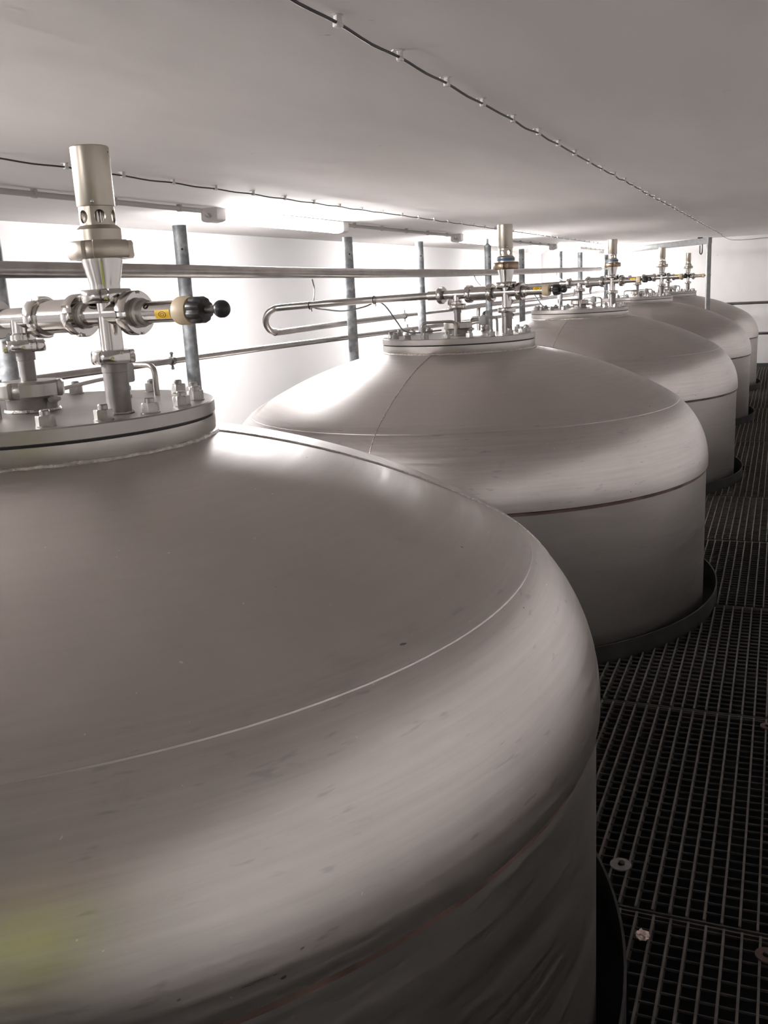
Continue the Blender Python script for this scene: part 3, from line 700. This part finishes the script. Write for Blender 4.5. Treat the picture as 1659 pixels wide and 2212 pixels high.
# cable from the nearest centre port, passing behind the riser
# ------------------------------------------------------------------ gantry frame and hook
g = empty('gantry_frame', (9.93, 0.69, 0)); tag(g, 'grey square tube frame standing over the far tanks', 'frame')
A = Vector((9.93, 0.69, 1.560)); B = Vector((12.08, 2.04, 1.572)); d = (B - A); L_ = d.length
q = d.to_track_quat('X', 'Z').to_matrix().to_4x4()
MB().box((L_ / 2, 0, 0), (L_ + 0.04, 0.040, 0.058), M=T(*(A - g.location)) @ q, bev=0.004).build('beam', 'frame_steel', g)
MB().box((0, 0, 0.785), (0.040, 0.040, 1.61), M=Matrix.Rotation(0.3, 4, 'Z'), bev=0.004).build('post', 'frame_steel', g)
pos = A + d * 0.082
hk = empty('hook', pos); tag(hk, 'dark steel U-shaped hook hanging from the square tube frame', 'hook')
yd = Vector((-d.y, d.x, 0)).normalized(); dd = d.normalized()
hpath = [dd * -0.024 + Vector((0, 0, 0.034)), dd * -0.024 + Vector((0, 0, -0.095))] + [dd * (-0.024 * math.cos(PI * t / 8)) + Vector((0, 0, -0.095 - 0.026 * math.sin(PI * t / 8))) for t in range(1, 8)] + [dd * 0.024 + Vector((0, 0, -0.095)), dd * 0.024 + Vector((0, 0, -0.035))]
MB().tube([p - yd * 0.026 for p in hpath], 0.0065, 8).build('rod', 'inner_dark', hk)
MB().tube([dd * -0.024 + Vector((0, 0, 0.034)) - yd * 0.026, dd * -0.024 + Vector((0, 0, 0.034)) + yd * 0.022], 0.0065, 8).build('top_bend', 'inner_dark', hk)

# ------------------------------------------------------------------ far end: handrail, column, ceiling dish, louvre
hr = empty('handrail', (13.3, 0.2, 0)); tag(hr, 'dark two-bar handrail before the end wall at the right', 'handrail')
for z in (0.855, 0.462):
    MB().tube([(0, -1.02, z), (0, 1.0, z + 0.0)], 0.018, 12).build('rail', 'rail_steel', hr)
for y in (-0.95, 0.9):
    MB().tube([(0, y, -0.01), (0, y, 0.855)], 0.018, 12).build('rail_post', 'rail_steel', hr)
cx_, cy_ = 14.55, 3.28
c = MB(); c.lathe([(0.16, ZB + .005), (0.16, ceil_z(cx_) - 0.001)], 40)
tag(c.build('column', 'wall_paint'), 'round white column against the wall behind the posts', 'column'); bpy.data.objects['column'].location = (cx_, cy_, 0)
dsh = MB(); dsh.lathe([(0.13, 0.0), (0.13, -0.016), (0.12, -0.022), (0.11, -0.05), (0.075, -0.075), (0.02, -0.085)], 36)
o = dsh.build('ceiling_light', 'white_plastic'); o.location = (12.9, 3.12, ceil_z(12.9) - 0.0005); tag(o, 'unlit round white ceiling light between two posts, near the column', 'lamp')
lv = empty('louvre_box', (16.0, 2.95, 1.24)); tag(lv, 'small white louvred box behind the last post and pipe end', 'vent')
MB().box((0, 0, 0.06), (0.12, 0.16, 0.34), bev=0.006).build('box', 'white_plastic', lv)
for k in range(9): MB().box((-0.068, 0, -0.085 + 0.035 * k), (0.014, 0.15, 0.012), bev=0.002).build('slat', 'grey_plastic', lv)
MB().box((0.0, 0, -0.67), (0.06, 0.06, 1.14)).build('stand', 'white_plastic', lv)

# ------------------------------------------------------------------ small things on the grating
def washer(x, y, r, ri, material, label, bolt=False):
    root = empty('washer', (x, y, 0.0003)); tag(root, label, 'washer', 'washers on the grating')
    MB().lathe([(ri, 0), (r, 0), (r, 0.003), (ri, 0.003)], 28, closed=True).build('ring', material, root)
    if bolt:
        hexf = lambda a: math.cos(PI / 6) / math.cos((a % (PI / 3)) - PI / 6)
        MB().polar(hexf, [(0.0075, 0.001, 1), (0.0075, 0.007, 1), (0.006, 0.008, 1)], 36, M=T(0.002, -0.002, 0)).build('bolt_head', 'inner_dark', root)
washer(1.814, 0.272, 0.0225, 0.006, 'washer_steel', 'round grey washer with a bolt on the grating beside the nearest tank', True)
washer(1.617, -0.023, 0.021, 0.008, 'rust_steel', 'rusty washer on the grating cut by the right edge, near the bottom', True)
washer(2.581, -0.010, 0.020, 0.008, 'rust_steel', 'dull reddish washer on the grating at the right edge, farther up', True)
bm = bmesh.new(); bmesh.ops.create_icosphere(bm, subdivisions=3, radius=0.012)
for v in bm.verts:
    k = 0.62 + 0.55 * random.random(); v.co = Vector((v.co.x * k * 1.0, v.co.y * k * 1.1, v.co.z * k * 0.8))
me = bpy.data.meshes.new('paper_scrap'); bm.to_mesh(me); bm.free(); me.materials.append(MATS['paper'])
o = inst('paper_scrap', me); o.location = (1.595, 0.197, 0.0068); tag(o, 'small crumpled pinkish paper scrap lying on the grating', 'scrap')

# ------------------------------------------------------------------ the photographer, mirrored in the near tank
mat('hi_vis', (0.62, 0.70, 0.02), 0.75, var=0.08, vscale=20)
mat('reflective_band', (0.55, 0.56, 0.55), 0.35, metal=0.4)
mat('dark_cloth', (0.018, 0.018, 0.022), 0.9, var=0.3, vscale=25)
mat('skin', (0.52, 0.33, 0.25), 0.55, var=0.06, vscale=30)
mat('hair', (0.035, 0.025, 0.018), 0.7, var=0.3, vscale=80)
FW = Vector((0.918, 0.396, 0)); LF = Vector((-0.396, 0.918, 0)); PB = Vector((-0.27, 0.11, 0))
def W(f, l, z): return FW * f + LF * l + Vector((0, 0, z))
def skin_mesh(name, verts, edges, radii, material, parent, root_i=0, sub=2):
    me = bpy.data.meshes.new(name); me.from_pydata([tuple(v) for v in verts], edges, [])
    o = bpy.data.objects.new(name, me); COL.objects.link(o); o.parent = parent
    sk = o.modifiers.new('skin', 'SKIN'); sk.use_smooth_shade = True
    for i, r in enumerate(radii):
        d = me.skin_vertices[0].data[i]; d.radius = r if isinstance(r, tuple) else (r, r); d.use_root = (i == root_i)
    ss = o.modifiers.new('sub', 'SUBSURF'); ss.levels = sub; ss.render_levels = sub
    me.materials.append(MATS[material]); return o
me_ = empty('person', PB); tag(me_, 'kneeling person in yellow vest holding up a phone, mirrored in the nearest tank', 'person')
cl_ = Vector((0, 0, H)) - PB - FZ * 0.016 - UY * 0.045                # phone centre, just behind the lens
hR = cl_ + RX * 0.045 - UY * 0.02 - FZ * 0.012; hL = cl_ - RX * 0.045 - UY * 0.02 - FZ * 0.012
V = [W(0, 0, .50), W(0, 0, .64), W(.01, 0, .80), W(.02, 0, .94), W(.035, 0, 1.015), W(.05, 0, 1.06),
     W(.02, .16, .955), W(.10, .24, .76), hL - RX * 0.03 - UY * 0.05 - FZ * 0.05,
     W(.02, -.16, .955), W(.06, -.27, .77), hR + RX * 0.03 - UY * 0.05 - FZ * 0.05,
     W(.0, .09, .47), W(.16, .12, .10), W(-.05, .12, .075), W(-.27, .12, .065), W(-.30, .12, .04),
     W(.0, -.09, .47), W(.16, -.12, .10), W(-.05, -.12, .075), W(-.27, -.12, .065), W(-.30, -.12, .04)]
Ed = [(0, 1), (1, 2), (2, 3), (3, 4), (4, 5), (3, 6), (6, 7), (7, 8), (3, 9), (9, 10), (10, 11), (0, 12), (12, 13), (13, 14), (14, 15), (15, 16), (0, 17), (17, 18), (18, 19), (19, 20), (20, 21)]
Rd = [(.125, .10), (.12, .10), (.13, .11), (.12, .09), .06, .052, .066, .046, .032, .066, .046, .032, .09, .068, .055, .040, .035, .09, .068, .055, .040, .035]
skin_mesh('body', V, Ed, Rd, 'dark_cloth', me_)
# vest: an open shell over the torso
rings = []
for z, a, b, f in ((.60, .185, .135, .0), (.66, .182, .135, .002), (.74, .188, .14, .006), (.82, .195, .142, .01), (.90, .20, .135, .015), (.955, .195, .118, .02), (.995, .14, .095, .03), (1.02, .085, .08, .04)):
    rings.append([tuple(W(f + b * math.cos(2 * PI * j / 40), a * math.sin(2 * PI * j / 40), z)) for j in range(40)])
vest = MB().rings(rings, cap=(False, False)).build('vest', 'hi_vis', me_, angle=60)
for z0, a, b, f in ((.665, .186, .139, .003), (.785, .195, .145, .008)):
    R_ = [[tuple(W(f + (b) * math.cos(2 * PI * j / 40), a * math.sin(2 * PI * j / 40), z)) for j in range(40)] for z in (z0, z0 + .045)]
    MB().rings(R_, cap=(False, False)).build('reflective_band', 'reflective_band', vest)
# head with nose, ears, mouth, eyes, hair
hc = W(.075, -.02, 1.165); yawm = Matrix.Translation(hc) @ Matrix.Rotation(math.atan2(FW.y, FW.x), 4, 'Z')
hd = MB(); hd.sphere((0, 0, 0), 0.1, 28, 18, M=yawm, sc=(.94, .76, 1.14)); hd.sphere((0.055, 0, -.055), 0.055, 20, 12, M=yawm, sc=(.8, .95, .9))
hd.sphere((0.099, 0, -.018), 0.016, 12, 8, M=yawm, sc=(1, .8, 1.5))
for sgn in (-1, 1): hd.sphere((0.0, 0.076 * sgn, -.01), 0.024, 12, 8, M=yawm, sc=(.7, .35, 1.2))
head = hd.build('head', 'skin', me_)
MB().sphere((-0.012, 0, .022), 0.103, 28, 18, M=yawm, sc=(.92, .80, 1.10)).build('hair', 'hair', head)
for sgn in (-1, 1): MB().sphere((0.086, 0.032 * sgn, .006), 0.0105, 12, 8, M=yawm).build('eye', 'white_plastic', head); MB().sphere((0.0925, 0.032 * sgn, .006), 0.0055, 10, 8, M=yawm, sc=(.8, 1, 1)).build('iris', 'hair', head)
MB().sphere((0.094, 0, -.062), 0.02, 14, 8, M=yawm, sc=(.3, 1.0, .3)).build('mouth', 'rust_steel', head)
# hands: palm and five bent fingers closing on the phone
for sgn, hp_ in ((1, hR), (-1, hL)):
    ax = RX * sgn
    palm = hp_ + ax * 0.010 - UY * 0.012
    V = [palm - UY * 0.055 + ax * 0.02 - FZ * 0.03, palm - UY * 0.015 - FZ * 0.012, palm + UY * 0.012 - FZ * 0.006]; Ed = [(0, 1), (1, 2)]; Rd = [.026, (.030, .020), (.026, .018)]
    for k, (off, ln) in enumerate(((.034, .90), (.014, 1.0), (-.006, .95), (-.024, .78))):
        b0 = palm + UY * off + ax * 0.016 + FZ * 0.004; i0 = len(V)
        V += [b0, b0 + FZ * 0.022 * ln - ax * 0.004, b0 + FZ * 0.028 * ln - ax * 0.030 * ln]; Ed += [(2 if k < 2 else 1, i0), (i0, i0 + 1), (i0 + 1, i0 + 2)]; Rd += [.0095, .0088, .0075]
    i0 = len(V); V += [palm - UY * 0.010 - ax * 0.012 - FZ * 0.018, palm + UY * 0.018 - ax * 0.030 - FZ * 0.016, palm + UY * 0.040 - ax * 0.036 - FZ * 0.008]; Ed += [(1, i0), (i0, i0 + 1), (i0 + 1, i0 + 2)]; Rd += [.012, .0105, .0085]
    skin_mesh('hand', V, Ed, Rd, 'skin', me_, 1)
ph = empty('phone', PB + cl_); tag(ph, 'black phone held up by the kneeling person', 'phone')
pm = Matrix(((RX.x, UY.x, -FZ.x, 0), (RX.y, UY.y, -FZ.y, 0), (RX.z, UY.z, -FZ.z, 0), (0, 0, 0, 1)))
MB().box((0, 0, 0.004), (0.074, 0.158, 0.008), M=pm, bev=0.006).build('case', 'black_plastic', ph)
MB().box((0, 0, 0.0085), (0.068, 0.150, 0.0008), M=pm, bev=0.0004).build('screen', 'ball_plastic', ph)
